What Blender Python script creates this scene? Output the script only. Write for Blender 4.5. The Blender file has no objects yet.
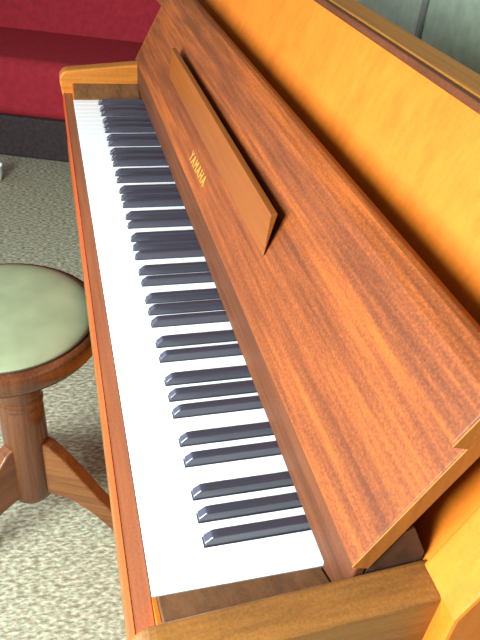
import bpy, bmesh, math, random
from mathutils import Vector, Matrix
random.seed(4)
C = bpy.context.scene.collection

# ------------------------------------------------------------ materials
def nodes(name):
    m = bpy.data.materials.new(name); m.use_nodes = True
    nt = m.node_tree; b = nt.nodes['Principled BSDF']
    return m, nt, b

def spec(b, v):
    b.inputs['Specular IOR Level'].default_value = v

def plain(name, col, rough=0.5, sp=0.5, noise=0.0, nscale=60, bump=0.0):
    m, nt, b = nodes(name)
    b.inputs['Roughness'].default_value = rough; spec(b, sp)
    b.inputs['Base Color'].default_value = (*col, 1)
    if noise or bump:
        tc = nt.nodes.new('ShaderNodeTexCoord')
        n = nt.nodes.new('ShaderNodeTexNoise'); n.inputs['Scale'].default_value = nscale
        n.inputs['Detail'].default_value = 3
        nt.links.new(tc.outputs['Object'], n.inputs['Vector'])
        if noise:
            r = nt.nodes.new('ShaderNodeValToRGB')
            r.color_ramp.elements[0].position = .3; r.color_ramp.elements[1].position = .7
            r.color_ramp.elements[0].color = (*[c * (1 - noise) for c in col], 1)
            r.color_ramp.elements[1].color = (*[min(1, c * (1 + noise)) for c in col], 1)
            nt.links.new(n.outputs['Fac'], r.inputs['Fac'])
            nt.links.new(r.outputs['Color'], b.inputs['Base Color'])
        if bump:
            bp = nt.nodes.new('ShaderNodeBump'); bp.inputs['Strength'].default_value = bump
            bp.inputs['Distance'].default_value = .004
            nt.links.new(n.outputs['Fac'], bp.inputs['Height'])
            nt.links.new(bp.outputs['Normal'], b.inputs['Normal'])
    return m

def wood(name, dark, mid, light, along, fine=170, rough=.42, sp=.35, coarse=28):
    """streaked veneer; 'along' = axis index the grain follows"""
    m, nt, b = nodes(name)
    b.inputs['Roughness'].default_value = rough; spec(b, sp)
    tc = nt.nodes.new('ShaderNodeTexCoord')
    def ns(sc, stretch, detail):
        mp = nt.nodes.new('ShaderNodeMapping')
        s = [sc] * 3; s[along] = stretch
        mp.inputs['Scale'].default_value = s
        n = nt.nodes.new('ShaderNodeTexNoise'); n.inputs['Scale'].default_value = 1
        n.inputs['Detail'].default_value = detail; n.inputs['Distortion'].default_value = .25
        nt.links.new(tc.outputs['Object'], mp.inputs['Vector'])
        nt.links.new(mp.outputs['Vector'], n.inputs['Vector'])
        return n
    a = ns(fine, 7, 4); c = ns(coarse, 1.6, 2); d = ns(420, 420, 1)
    mx = nt.nodes.new('ShaderNodeMix'); mx.data_type = 'FLOAT'; mx.inputs['Factor'].default_value = .5
    nt.links.new(a.outputs['Fac'], mx.inputs[2]); nt.links.new(c.outputs['Fac'], mx.inputs[3])
    mx2 = nt.nodes.new('ShaderNodeMix'); mx2.data_type = 'FLOAT'; mx2.inputs['Factor'].default_value = .25
    nt.links.new(mx.outputs[0], mx2.inputs[2]); nt.links.new(d.outputs['Fac'], mx2.inputs[3])
    r = nt.nodes.new('ShaderNodeValToRGB'); e = r.color_ramp.elements
    e[0].position = .38; e[0].color = (*dark, 1); e[1].position = .64; e[1].color = (*light, 1)
    k = e.new(.5); k.color = (*mid, 1)
    nt.links.new(mx2.outputs[0], r.inputs['Fac'])
    nt.links.new(r.outputs['Color'], b.inputs['Base Color'])
    return m

M = {}
M['fall'] = wood('dim_red_brown_veneer', (.096, .0235, .006), (.175, .0415, .009), (.335, .076, .011), 0, sp=.22, rough=.5)  # front panel's wood in a dimmer-lit tone
M['rail'] = wood('shaded_red_brown_veneer', (.06, .018, .007), (.09, .027, .010), (.13, .039, .013), 0, sp=.12, rough=.6)  # same veneer with shade mixed into the colour
M['flap'] = wood('half_lit_brown_veneer', (.165, .042, .006), (.20, .052, .007), (.24, .064, .009), 0, sp=.25)  # same wood; in-between tone follows how the flap faces the light
M['litend'] = wood('lit_end_veneer', (.20, .068, .013), (.27, .09, .016), (.34, .115, .02), 2, sp=.2)  # board ends struck by light, brightness put into the colour
M['orange'] = wood('lit_orange_veneer', (.45, .106, .007), (.51, .125, .009), (.57, .144, .011), 2, fine=120, sp=.25)  # fallboard's wood in its brightly lit tone
M['litslip'] = wood('lit_slip_edge', (.34, .042, .008), (.42, .054, .010), (.50, .068, .013), 0, sp=.2)  # brightness of the lit slip front put into the colour
M['litcheek'] = wood('lit_cheek_veneer', (.30, .090, .010), (.40, .125, .013), (.50, .16, .017), 1)  # cheek wood with the light on the far cheek put into the colour
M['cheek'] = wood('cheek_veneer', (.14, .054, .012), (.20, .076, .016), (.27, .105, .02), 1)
M['slip'] = wood('key_slip_veneer', (.24, .072, .030), (.31, .092, .038), (.37, .115, .046), 0, sp=.25)
M['brown'] = wood('dull_brown_veneer', (.09, .038, .016), (.13, .055, .021), (.18, .075, .028), 0)
M['lid'] = wood('lid_veneer', (.24, .088, .014), (.33, .12, .018), (.42, .15, .024), 0, sp=.15, rough=.6)
M['dark'] = plain('dark_wood_and_shade', (.055, .026, .014), .6, .3, .3, 90)  # serves the back board and the painted shade behind the fallboard
M['stoolwood'] = wood('stool_mahogany', (.055, .017, .007), (.085, .026, .009), (.125, .040, .013), 2, rough=.2, sp=.6)
M['legwood'] = wood('stool_leg_wood', (.09, .030, .010), (.15, .050, .014), (.21, .075, .02), 0, rough=.3, sp=.5)
M['white'] = plain('white_key_plastic', (.90, .90, .88), .25, .5)
M['black'] = plain('black_key_plastic', (.034, .030, .042), .28, .7)
M['gold'] = plain('gold_lettering', (.42, .19, .025), .5, .5)
M['cushion'] = plain('pale_green_vinyl', (.20, .225, .125), .42, .5, .10, 22)
M['piping'] = plain('dark_piping', (.05, .035, .02), .5, .3)
M['red'] = plain('red_upholstery', (.30, .017, .026), .9, .2, .12, 40, .3)
M['sofadark'] = plain('dark_sofa_base', (.040, .027, .026), .8, .2, .25, 60)
M['cup'] = plain('white_china', (.75, .80, .76), .3, .5)
M['wall'] = plain('grey_green_paint', (.46, .54, .39), .8, .2, .12, 30)
M['walltrim'] = plain('grey_green_trim', (.28, .30, .25), .7, .2)  # a little darker than the wall paint
M['brass'] = plain('brass_pedal_metal', (.60, .42, .12), .3, .5)

# carpet : mottled pile
def carpet():
    m, nt, b = nodes('pale_green_carpet')
    b.inputs['Roughness'].default_value = .95; spec(b, .1)
    tc = nt.nodes.new('ShaderNodeTexCoord')
    mp = nt.nodes.new('ShaderNodeMapping'); mp.inputs['Scale'].default_value = (1, .45, 1)
    nt.links.new(tc.outputs['Object'], mp.inputs['Vector'])
    n1 = nt.nodes.new('ShaderNodeTexNoise'); n1.inputs['Scale'].default_value = 150; n1.inputs['Detail'].default_value = 2
    n2 = nt.nodes.new('ShaderNodeTexNoise'); n2.inputs['Scale'].default_value = 130; n2.inputs['Detail'].default_value = 1
    nt.links.new(mp.outputs['Vector'], n1.inputs['Vector']); nt.links.new(tc.outputs['Object'], n2.inputs['Vector'])
    r = nt.nodes.new('ShaderNodeValToRGB'); e = r.color_ramp.elements
    e[0].position = .34; e[0].color = (.19, .155, .10, 1); e[1].position = .66; e[1].color = (.46, .40, .285, 1)
    k = e.new(.5); k.color = (.305, .265, .18, 1)
    r2 = nt.nodes.new('ShaderNodeValToRGB'); e = r2.color_ramp.elements
    e[0].position = .38; e[0].color = (.84, .99, .97, 1); e[1].position = .62; e[1].color = (1.0, .94, .92, 1)
    mx = nt.nodes.new('ShaderNodeMix'); mx.data_type = 'RGBA'; mx.blend_type = 'MULTIPLY'; mx.inputs['Factor'].default_value = 1
    nt.links.new(n1.outputs['Fac'], r.inputs['Fac']); nt.links.new(n2.outputs['Fac'], r2.inputs['Fac'])
    nt.links.new(r.outputs['Color'], mx.inputs[6]); nt.links.new(r2.outputs['Color'], mx.inputs[7])
    nt.links.new(mx.outputs[2], b.inputs['Base Color'])
    bp = nt.nodes.new('ShaderNodeBump'); bp.inputs['Strength'].default_value = .6; bp.inputs['Distance'].default_value = .006
    nt.links.new(n1.outputs['Fac'], bp.inputs['Height']); nt.links.new(bp.outputs['Normal'], b.inputs['Normal'])
    return m
M['carpet'] = carpet()

# ------------------------------------------------------------ geometry helpers
def box(bm, x0, x1, y0, y1, z0, z1):
    v = [bm.verts.new((x, y, z)) for x in (x0, x1) for y in (y0, y1) for z in (z0, z1)]
    for f in ((0, 1, 3, 2), (4, 6, 7, 5), (0, 4, 5, 1), (2, 3, 7, 6), (0, 2, 6, 4), (1, 5, 7, 3)):
        bm.faces.new([v[i] for i in f])

def prism(bm, poly, axis, a, b):
    """extrude a 2-D polygon along axis (0: poly is YZ, 1: XZ, 2: XY) from a to b"""
    def P(p, t):
        return ((t, p[0], p[1]), (p[0], t, p[1]), (p[0], p[1], t))[axis]
    A = [bm.verts.new(P(p, a)) for p in poly]; B = [bm.verts.new(P(p, b)) for p in poly]
    bm.faces.new(A); bm.faces.new(B[::-1])
    n = len(poly)
    for i in range(n):
        bm.faces.new((A[i], A[(i + 1) % n], B[(i + 1) % n], B[i]))

def lathe(bm, prof, cx=0, cy=0, seg=64):
    rings = []
    for r, z in prof:
        rings.append([bm.verts.new((cx + r * math.cos(2 * math.pi * i / seg), cy + r * math.sin(2 * math.pi * i / seg), z)) for i in range(seg)])
    for a, b in zip(rings, rings[1:]):
        for i in range(seg):
            bm.faces.new((a[i], a[(i + 1) % seg], b[(i + 1) % seg], b[i]))
    bm.faces.new(rings[0][::-1]); bm.faces.new(rings[-1])

def obj(name, bm, mat, parent=None, off=(0, 0, 0), bevel=0, smooth=False, seg=2, angle=35):
    if off != (0, 0, 0):
        bmesh.ops.translate(bm, vec=Vector(off), verts=bm.verts)
    bmesh.ops.recalc_face_normals(bm, faces=bm.faces)
    me = bpy.data.meshes.new(name); bm.to_mesh(me); bm.free()
    me.materials.append(mat)
    if smooth:
        me.shade_smooth()
    o = bpy.data.objects.new(name, me); C.objects.link(o)
    if bevel:
        md = o.modifiers.new('bevel', 'BEVEL'); md.width = bevel; md.segments = seg
        md.limit_method = 'ANGLE'; md.angle_limit = math.radians(angle); md.harden_normals = False
    if parent: o.parent = parent
    return o

def thing(name, label, cat, loc, rz=0):
    o = bpy.data.objects.new(name, None); C.objects.link(o)
    o.location = loc; o.rotation_euler.z = rz; o.empty_display_size = .1
    o['label'] = label; o['category'] = cat
    return o

def struct(name, bm, m, bevel=0):
    o = obj(name, bm, m, bevel=bevel); o['kind'] = 'structure'; return o

# ------------------------------------------------------------ setting
YW = .90; XL = -2.95
bm = bmesh.new(); box(bm, XL - .1, 3.2, -3.2, YW + .1, -.05, 0); struct('floor', bm, M['carpet'])
bm = bmesh.new(); box(bm, XL - .1, 3.2, YW, YW + .1, 0, 2.5); struct('wall_back', bm, M['wall'])
bm = bmesh.new(); box(bm, XL - .1, XL, -3.2, YW, 0, 2.5); struct('wall_left', bm, M['wall'])
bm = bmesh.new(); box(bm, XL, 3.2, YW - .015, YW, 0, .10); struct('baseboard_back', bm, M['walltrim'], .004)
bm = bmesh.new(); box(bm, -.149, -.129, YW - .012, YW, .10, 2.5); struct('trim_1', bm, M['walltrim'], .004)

# ------------------------------------------------------------ the piano
W = .0235; L = 52 * W; KZ = .73
PX, PY = L / 2, .15
OFF = (-PX, -PY, 0)
piano = thing('upright_piano', 'orange-brown wooden upright piano with open fallboard and white keyboard', 'piano', (PX, PY, 0))
def part(name, bm, m, parent=piano, **k):
    return obj(name, bm, m, parent, OFF, **k)

XI = .05      # cheek inner faces stand this far outside the outermost keys
XO = .085     # outer face of the cheeks
XS = .104     # outer face of the end panels
LEAN = .5
def fy(z, d=0): return .146 + LEAN * (z - .81) - d       # front surface of the fallboard
def py(z): return .205 + .40 * (z - .80)                 # front surface of the end panels

# keys ------------------------------------------------------------------
names = ['A', 'B', 'C', 'D', 'E', 'F', 'G']
offs = {'A': .13, 'C': -.10, 'D': .10, 'F': -.13, 'G': 0.0}   # sharp on the treble side of this white
KE = .156                                                    # where the keys vanish under the fallboard
BW = .0055
sharp = {}
for i in range(51):
    n = names[i % 7]
    if n in offs: sharp[i] = (i + 1 + offs[n]) * W
for i in range(52):
    x0, x1 = i * W + .00015, (i + 1) * W - .00015
    lo = sharp.get(i - 1); hi = sharp.get(i)
    a = max(x0, lo + BW + .0006) if lo else x0
    b = min(x1, hi - BW - .0006) if hi else x1
    yh = .0512
    yf = -.0016
    poly = [(x0, yf), (x1, yf), (x1, yh), (b, yh), (b, KE), (a, KE), (a, yh), (x0, yh)]
    p2 = []
    for p in poly:
        if not p2 or (abs(p[0] - p2[-1][0]) + abs(p[1] - p2[-1][1])) > 1e-6: p2.append(p)
    bm = bmesh.new(); prism(bm, p2, 2, KZ - .020, KZ)
    part('white_key', bm, M['white'], bevel=.0004, seg=2)
for i, x in sharp.items():
    bm = bmesh.new()
    h = .0115
    def ring(y, z, hw): return [bm.verts.new((x - hw, y, z)), bm.verts.new((x + hw, y, z))]
    # bottom front, lip, slope to the top, along to the back
    rows = [ring(.0518, KZ - .012, BW), ring(.0518, KZ + .0045, BW - .0003), ring(.0590, KZ + h - .0006, .0046), ring(.0635, KZ + h, .0045), ring(KE, KZ + h, .0045), ring(KE, KZ - .012, BW)]
    for p, q in zip(rows, rows[1:]): bm.faces.new((p[0], p[1], q[1], q[0]))
    bm.faces.new((rows[-1][0], rows[-1][1], rows[0][1], rows[0][0]))
    bm.faces.new([r[0] for r in rows]); bm.faces.new([r[1] for r in rows][::-1])
    part('black_key', bm, M['black'], bevel=.0012, seg=2, angle=25)

# key slip in front of the keys, key blocks at both ends
bm = bmesh.new()
prism(bm, [(-.0022, .62), (-.0022, .7288), (-.0195, .7288), (-.0225, .7250), (-.0225, .700), (-.018, .66), (-.012, .62)], 0, -XI, L + XI)
slip = part('key_slip', bm, M['slip'], bevel=.0012)
for s in (-1, 1):
    bm = bmesh.new()
    x0, x1 = (-XI, -.0006) if s < 0 else (L + .0006, L + XI)
    zi, zo = .7315, .752
    za, zb = (zo, zi) if s < 0 else (zi, zo)
    prism(bm, [(x0, .66), (x1, .66), (x1, zb), (x0, za)], 1, .0015, .1495)
    o = part('key_block', bm, M['brown'], bevel=.002)
    bm = bmesh.new()
    prism(bm, [(x0, .66), (x1, .66), (x1, zb - .001), (x0, za - .001)], 1, -.0020, .0013)
    obj('lit_front_strip', bm, M['orange'], o, OFF)  # bright strip paints the light on the block's front face
bm = bmesh.new()
prism(bm, [(-.0193, .7289), (-.0196, .7294), (-.0231, .7252), (-.0231, .6998), (-.0186, .6595), (-.0126, .62), (-.0121, .62), (-.0181, .66), (-.0226, .70), (-.0226, .725)], 0, -XI, L + XI)
obj('lit_front_edge', bm, M['litslip'], slip, OFF)  # thin shell painting the light on the slip's front
# key bed
bm = bmesh.new(); box(bm, -XI, L + XI, -.020, .33, .585, .62); part('key_bed', bm, M['cheek'], bevel=.003)

# cheeks (side arms)
def cheek_top(y): return .780 + .095 * (y + .005)
for s in (-1, 1):
    x0, x1 = (-XO, -XI) if s < 0 else (L + XI, L + XO)
    poly = [(.30, .56), (-.006, .56), (-.010, .62), (-.020, .70), (-.0275, .75)]
    cy, cz, r = -.0275 + .022, cheek_top(-.006) - .022, .022
    for k in range(7):
        a = math.pi - k * (math.pi / 2 - .09) / 6
        poly.append((cy + r * math.cos(a), cz + r * math.sin(a)))
    poly += [(.1, cheek_top(.1)), (.2035, cheek_top(.2035)), (.30, cheek_top(.2035))]
    bm = bmesh.new(); prism(bm, poly, 0, x0, x1)
    part('cheek', bm, M['litcheek'] if s < 0 else M['cheek'], bevel=.004, seg=3)

# end panels : vertical below the arm, leaning back above it
ZT = 1.0705
for s in (-1, 1):
    x0, x1 = (-XS, -XI - .004) if s < 0 else (L + XI + .004, L + XS)
    poly = [(.2055, .0), (.2055, .80), (py(ZT), ZT), (.362, ZT), (.362, 0)]
    bm = bmesh.new(); prism(bm, poly, 0, x0, x1)
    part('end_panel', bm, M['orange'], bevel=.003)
# upper front panel (between the end panels), slightly recessed
bm = bmesh.new()
prism(bm, [(py(.78) + .006, .78), (py(ZT) + .004, ZT), (py(ZT) + .022, ZT), (py(.78) + .024, .78)], 0, -XI - .004, L + XI + .004)
part('front_panel', bm, M['orange'])
# lower front panel, back board, bottom rail
bm = bmesh.new(); box(bm, -XI - .003, L + XI + .003, .225, .245, .09, .585); part('lower_panel', bm, M['orange'], bevel=.002)
bm = bmesh.new(); box(bm, -XI - .003, L + XI + .003, .21, .25, 0, .09); part('bottom_rail', bm, M['brown'], bevel=.003)
bm = bmesh.new(); box(bm, -XI - .003, L + XI + .003, .345, .36, 0, ZT - .002); part('back_board', bm, M['dark'])
for k in (-1, 0, 1):
    bm = bmesh.new()
    prism(bm, [(PX + k * .11 - .018, .12), (PX + k * .11 + .018, .12), (PX + k * .11 + .026, .085), (PX + k * .11 + .018, .06), (PX + k * .11 - .018, .06), (PX + k * .11 - .026, .085)], 2, .045, .057)
    box(bm, PX + k * .11 - .012, PX + k * .11 + .012, .11, .212, .045, .057)
    part('pedal', bm, M['brass'], bevel=.003)
# lid with a front edge darkened to stand in for its shadow
bm = bmesh.new(); box(bm, -XS - .004, L + XS + .004, .3165, .357, ZT, ZT + .0105)
lid = part('lid', bm, M['lid'], bevel=.003, seg=3)
bm = bmesh.new(); box(bm, -XS - .004, L + XS + .004, .3085, .3163, ZT + .0005, ZT + .0095)
o = part('shaded_edge', bm, M['rail'], lid, bevel=.0015)  # strip of painted shade along the lid

# rail behind the keys (below the fallboard)
bm = bmesh.new(); prism(bm, [(.148, KZ + .0135), (.148, .800), (.150, .804), (.158, .804), (.158, KZ + .0135)], 0, -XI + .0005, L + XI - .0005)
box(bm, -XI + .0005, -.0006, .1505, .158, .70, KZ + .0135); box(bm, L + .0006, L + XI - .0005, .1505, .158, .70, KZ + .0135)
part('key_back_rail', bm, M['rail'], bevel=.002)
# dark wedges standing in for the shade behind the fallboard's ends
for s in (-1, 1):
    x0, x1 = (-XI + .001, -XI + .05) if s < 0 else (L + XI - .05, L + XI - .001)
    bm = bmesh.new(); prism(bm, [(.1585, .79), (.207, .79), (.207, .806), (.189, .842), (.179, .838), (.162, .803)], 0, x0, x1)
    part('shade_wedge', bm, M['dark'])

# fallboard, folded up against the front
T = .014
zb, zt = .8065, .979
bm = bmesh.new()
prism(bm, [(fy(zb), zb), (fy(zt), zt), (fy(zt) + T, zt - T * .45), (fy(zb) + T, zb - T * .35)], 0, -XI, L + XI)
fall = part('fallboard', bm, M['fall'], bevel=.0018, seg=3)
# folded front lip lying on the upper half
za = .928
bm = bmesh.new()
D = .013
prism(bm, [(fy(za) - .0004, za), (fy(za) - D, za + .004), (fy(zt) - D - .006, zt - .010), (fy(zt) - D + .006, zt + .002), (fy(zt) - .0004, zt + .004)], 0, -XI, L + XI)
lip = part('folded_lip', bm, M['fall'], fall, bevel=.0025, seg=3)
for xa, xb in ((-XI - .0012, -XI), (L + XI, L + XI + .0012)):
    bm = bmesh.new()
    prism(bm, [(fy(za) - .0004, za), (fy(za) - D, za + .004), (fy(zt) - D - .006, zt - .010), (fy(zt) - D + .006, zt + .002), (fy(zt) - .0004, zt + .004)], 0, xa, xb)
    part('lit_lip_end', bm, M['litend'], fall)  # thin cap painting the light on the lip's end
for xa, xb in ((-XI - .0012, -XI), (L + XI, L + XI + .0012)):
    bm = bmesh.new()
    prism(bm, [(fy(zb), zb), (fy(zt), zt), (fy(zt) + T, zt - T * .45), (fy(zb) + T, zb - T * .35)], 0, xa, xb)
    part('lit_board_end', bm, M['litend'], fall)  # thin cap painting the light on the board's end
# music flap, hinged along its foot and standing off the board at the top
bm = bmesh.new()
f0, f1 = .861, .9145
prism(bm, [(fy(f0) - .001, f0), (.1735, f1), (.1815, f1 + .001), (fy(f0) + .0005, f0 + .006)], 0, .255, .908)
part('music_flap', bm, M['flap'], fall, bevel=.001)
# gold maker's lettering on the fallboard
cu = bpy.data.curves.new('maker_lettering', 'FONT'); cu.body = 'YAMAHA'; cu.size = .021; cu.extrude = .0003
cu.align_x = 'CENTER'; cu.align_y = 'CENTER'; cu.space_character = 1.32; cu.offset = .0004
tmp = bpy.data.objects.new('maker_lettering_source', cu); C.objects.link(tmp)
bpy.context.view_layer.update()
me = bpy.data.meshes.new_from_object(tmp.evaluated_get(bpy.context.evaluated_depsgraph_get()))
bpy.data.objects.remove(tmp); me.name = 'maker_lettering'
me.materials.clear(); me.materials.append(M['gold'])
up = Vector((0, LEAN, 1)).normalized(); rt = Vector((1, 0, 0)); nn = rt.cross(up)
zl = .832
mat = Matrix((rt, up, nn)).transposed().to_4x4()
mat.translation = Vector((.602, fy(zl), zl)) + nn * .0006 + Vector(OFF)
me.transform(mat)
lt = bpy.data.objects.new('maker_lettering', me); C.objects.link(lt); lt.parent = fall
lt['label'] = 'small gold lettering'

# ------------------------------------------------------------ stool
SX, SY = .548, -.162
stool = thing('piano_stool', 'round wooden pedestal stool with pale green padded seat beside the piano', 'stool', (SX, SY, 0))
SZ = .545
bm = bmesh.new()
lathe(bm, [(.02, SZ - .045), (.150, SZ - .045), (.166, SZ - .040), (.172, SZ - .03), (.1725, SZ - .008), (.169, SZ), (.155, SZ + .002)], seg=96)
obj('seat_rim', bm, M['stoolwood'], stool, smooth=True)
bm = bmesh.new()
prof = [(.150, SZ + .0025)] + [(.1570 * math.cos(a) ** .5 if a < 1.5 else .004, SZ + .003 + .016 * math.sin(a)) for a in [i * math.pi / 2 / 10 for i in range(10)]] + [(.004, SZ + .019)]
lathe(bm, prof, seg=96)
obj('seat_cushion', bm, M['cushion'], stool, smooth=True)
bm = bmesh.new()
lathe(bm, [(.158, SZ + .0022), (.1595, SZ + .004), (.158, SZ + .0058), (.1565, SZ + .004), (.158, SZ + .0022)], seg=96)
obj('seat_piping', bm, M['piping'], stool, smooth=True)
bm = bmesh.new()
lathe(bm, [(.01, .075), (.034, .078), (.042, .088), (.0435, .10), (.0435, .20), (.0425, .30), (.0415, .338), (.0402, .341), (.0402, .344), (.0425, .347), (.0432, .352), (.0425, .357),
           (.0402, .360), (.0402, .366), (.0425, .369), (.0432, .375), (.0430, .385), (.0425, .43), (.043, .470), (.050, .490), (.054, .4995), (.02, .4995)], seg=64)
CY = .010
obj('column', bm, M['stoolwood'], stool, off=(0, CY, 0), smooth=True)
def leg_bm():
    """sabre leg reaching out along +X"""
    bm = bmesh.new()
    topc = [(.030, .250), (.055, .238), (.085, .205), (.12, .155), (.155, .105), (.19, .062), (.215, .035), (.225, .0)]
    botc = [(.030, .100), (.055, .098), (.085, .092), (.115, .076), (.145, .050), (.165, .028), (.178, .012), (.185, .0)]
    hw = .015
    prev = None
    for t, b in zip(topc, botc):
        r = [bm.verts.new((t[0], -hw, t[1])), bm.verts.new((t[0], hw, t[1])), bm.verts.new((b[0], hw, b[1])), bm.verts.new((b[0], -hw, b[1]))]
        if prev:
            for k in range(4): bm.faces.new((prev[k], prev[(k + 1) % 4], r[(k + 1) % 4], r[k]))
        else: bm.faces.new(r)
        prev = r
    bm.faces.new(prev[::-1])
    return bm
leg = obj('leg', leg_bm(), M['legwood'], stool, bevel=.004, seg=3)
leg.rotation_euler.z = math.radians(66); leg.location.y = CY
for a in (186, 306):
    c = leg.copy(); C.objects.link(c); c.parent = stool; c.rotation_euler.z = math.radians(a)

# ------------------------------------------------------------ sofa, turned a little
TH = math.radians(-19)
sofa = thing('sofa', 'red upholstered sofa on a dark base at the far end of the room', 'sofa', (-1.335, -.06, 0), TH)
# local: front face at x = 0, depth towards -x, length along y
Y0, Y1 = -1.40, .66
bm = bmesh.new(); box(bm, -.80, -.0, Y0 + .02, Y1 - .02, 0, .185); obj('base', bm, M['sofadark'], sofa, bevel=.012)
bm = bmesh.new(); box(bm, -.60, .02, Y0 + .17, Y1 - .17, .1855, .425); obj('seat_cushion', bm, M['red'], sofa, bevel=.045, seg=5)
bm = bmesh.new(); prism(bm, [(-.44, .40), (-.58, .86), (-.64, .89), (-.80, .86), (-.80, .1855), (-.62, .1855)], 1, Y0 + .17, Y1 - .17)
obj('backrest', bm, M['red'], sofa, bevel=.035, seg=4)
for y in (Y0, Y1 - .165):
    bm = bmesh.new(); box(bm, -.80, .0, y, y + .165, .1855, .60); obj('armrest', bm, M['red'], sofa, bevel=.04, seg=4)

# ------------------------------------------------------------ little white vessel on the carpet at the left edge
cup = thing('cup', 'small white cup on the carpet in front of the red sofa', 'cup', (-1.155, -.295, 0))
bm = bmesh.new(); lathe(bm, [(.004, .001), (.022, .001), (.024, .006), (.030, .03), (.033, .068), (.034, .070), (.031, .068), (.027, .03), (.020, .008), (.004, .007)], seg=32)
obj('bowl', bm, M['cup'], cup, smooth=True)
bm = bmesh.new()
prev = None
for k in range(13):
    a = -math.pi / 2 + math.pi * k / 12
    cx, cz = -.029 - .018 * math.cos(a), .038 + .018 * math.sin(a)
    r = [bm.verts.new((cx - q[0] * math.cos(a), q[1], cz + q[0] * math.sin(a))) for q in ((.003, 0), (0, .004), (-.003, 0), (0, -.004))]
    if prev:
        for j in range(4): bm.faces.new((prev[j], prev[(j + 1) % 4], r[(j + 1) % 4], r[j]))
    else: bm.faces.new(r)
    prev = r
bm.faces.new(prev[::-1])
obj('handle', bm, M['cup'], cup, smooth=True)

# ------------------------------------------------------------ light
def area(name, loc, tgt, sx, sy, power, col):
    d = bpy.data.lights.new(name, 'AREA'); d.shape = 'RECTANGLE'; d.size = sx; d.size_y = sy; d.energy = power; d.color = col
    o = bpy.data.objects.new(name, d); C.objects.link(o); o.location = loc
    o.rotation_euler = (Vector(tgt) - Vector(loc)).to_track_quat('-Z', 'Y').to_euler()
    return o
area('window_light', (1.45, -1.15, 1.22), (.95, .1, .62), 1.0, .9, 125, (.84, .99, 1.05))
area('added_glint_light', (-.5, -1.9, 1.35), (.6, 0, .72), 2.0, 1.0, 17, (.42, .58, 1.0))  # added bluish lamp, puts glints on the black keys' fronts
w = bpy.data.worlds.new('world'); bpy.context.scene.world = w; w.use_nodes = True
bg = w.node_tree.nodes['Background']; bg.inputs['Color'].default_value = (1.0, .86, .64, 1); bg.inputs['Strength'].default_value = .26

# ------------------------------------------------------------ camera
cam = bpy.data.cameras.new('camera'); co = bpy.data.objects.new('camera', cam); C.objects.link(co)
cam.sensor_fit = 'VERTICAL'; cam.sensor_height = 36; cam.lens = 665.12 * 36 / 640; cam.clip_start = .02
R = Matrix(((0.2460125, 0.9653361, 0.0872008), (-0.5947373, 0.0793011, 0.7999993), (0.7653532, -0.2486714, 0.5936304)))
mw = R.transposed().to_4x4(); mw.translation = Vector((1.52943, -.05087, 1.25411)); co.matrix_world = mw
sc = bpy.context.scene; sc.camera = co
sc.view_settings.view_transform = 'Standard'; sc.view_settings.look = 'None'; sc.view_settings.exposure = 0
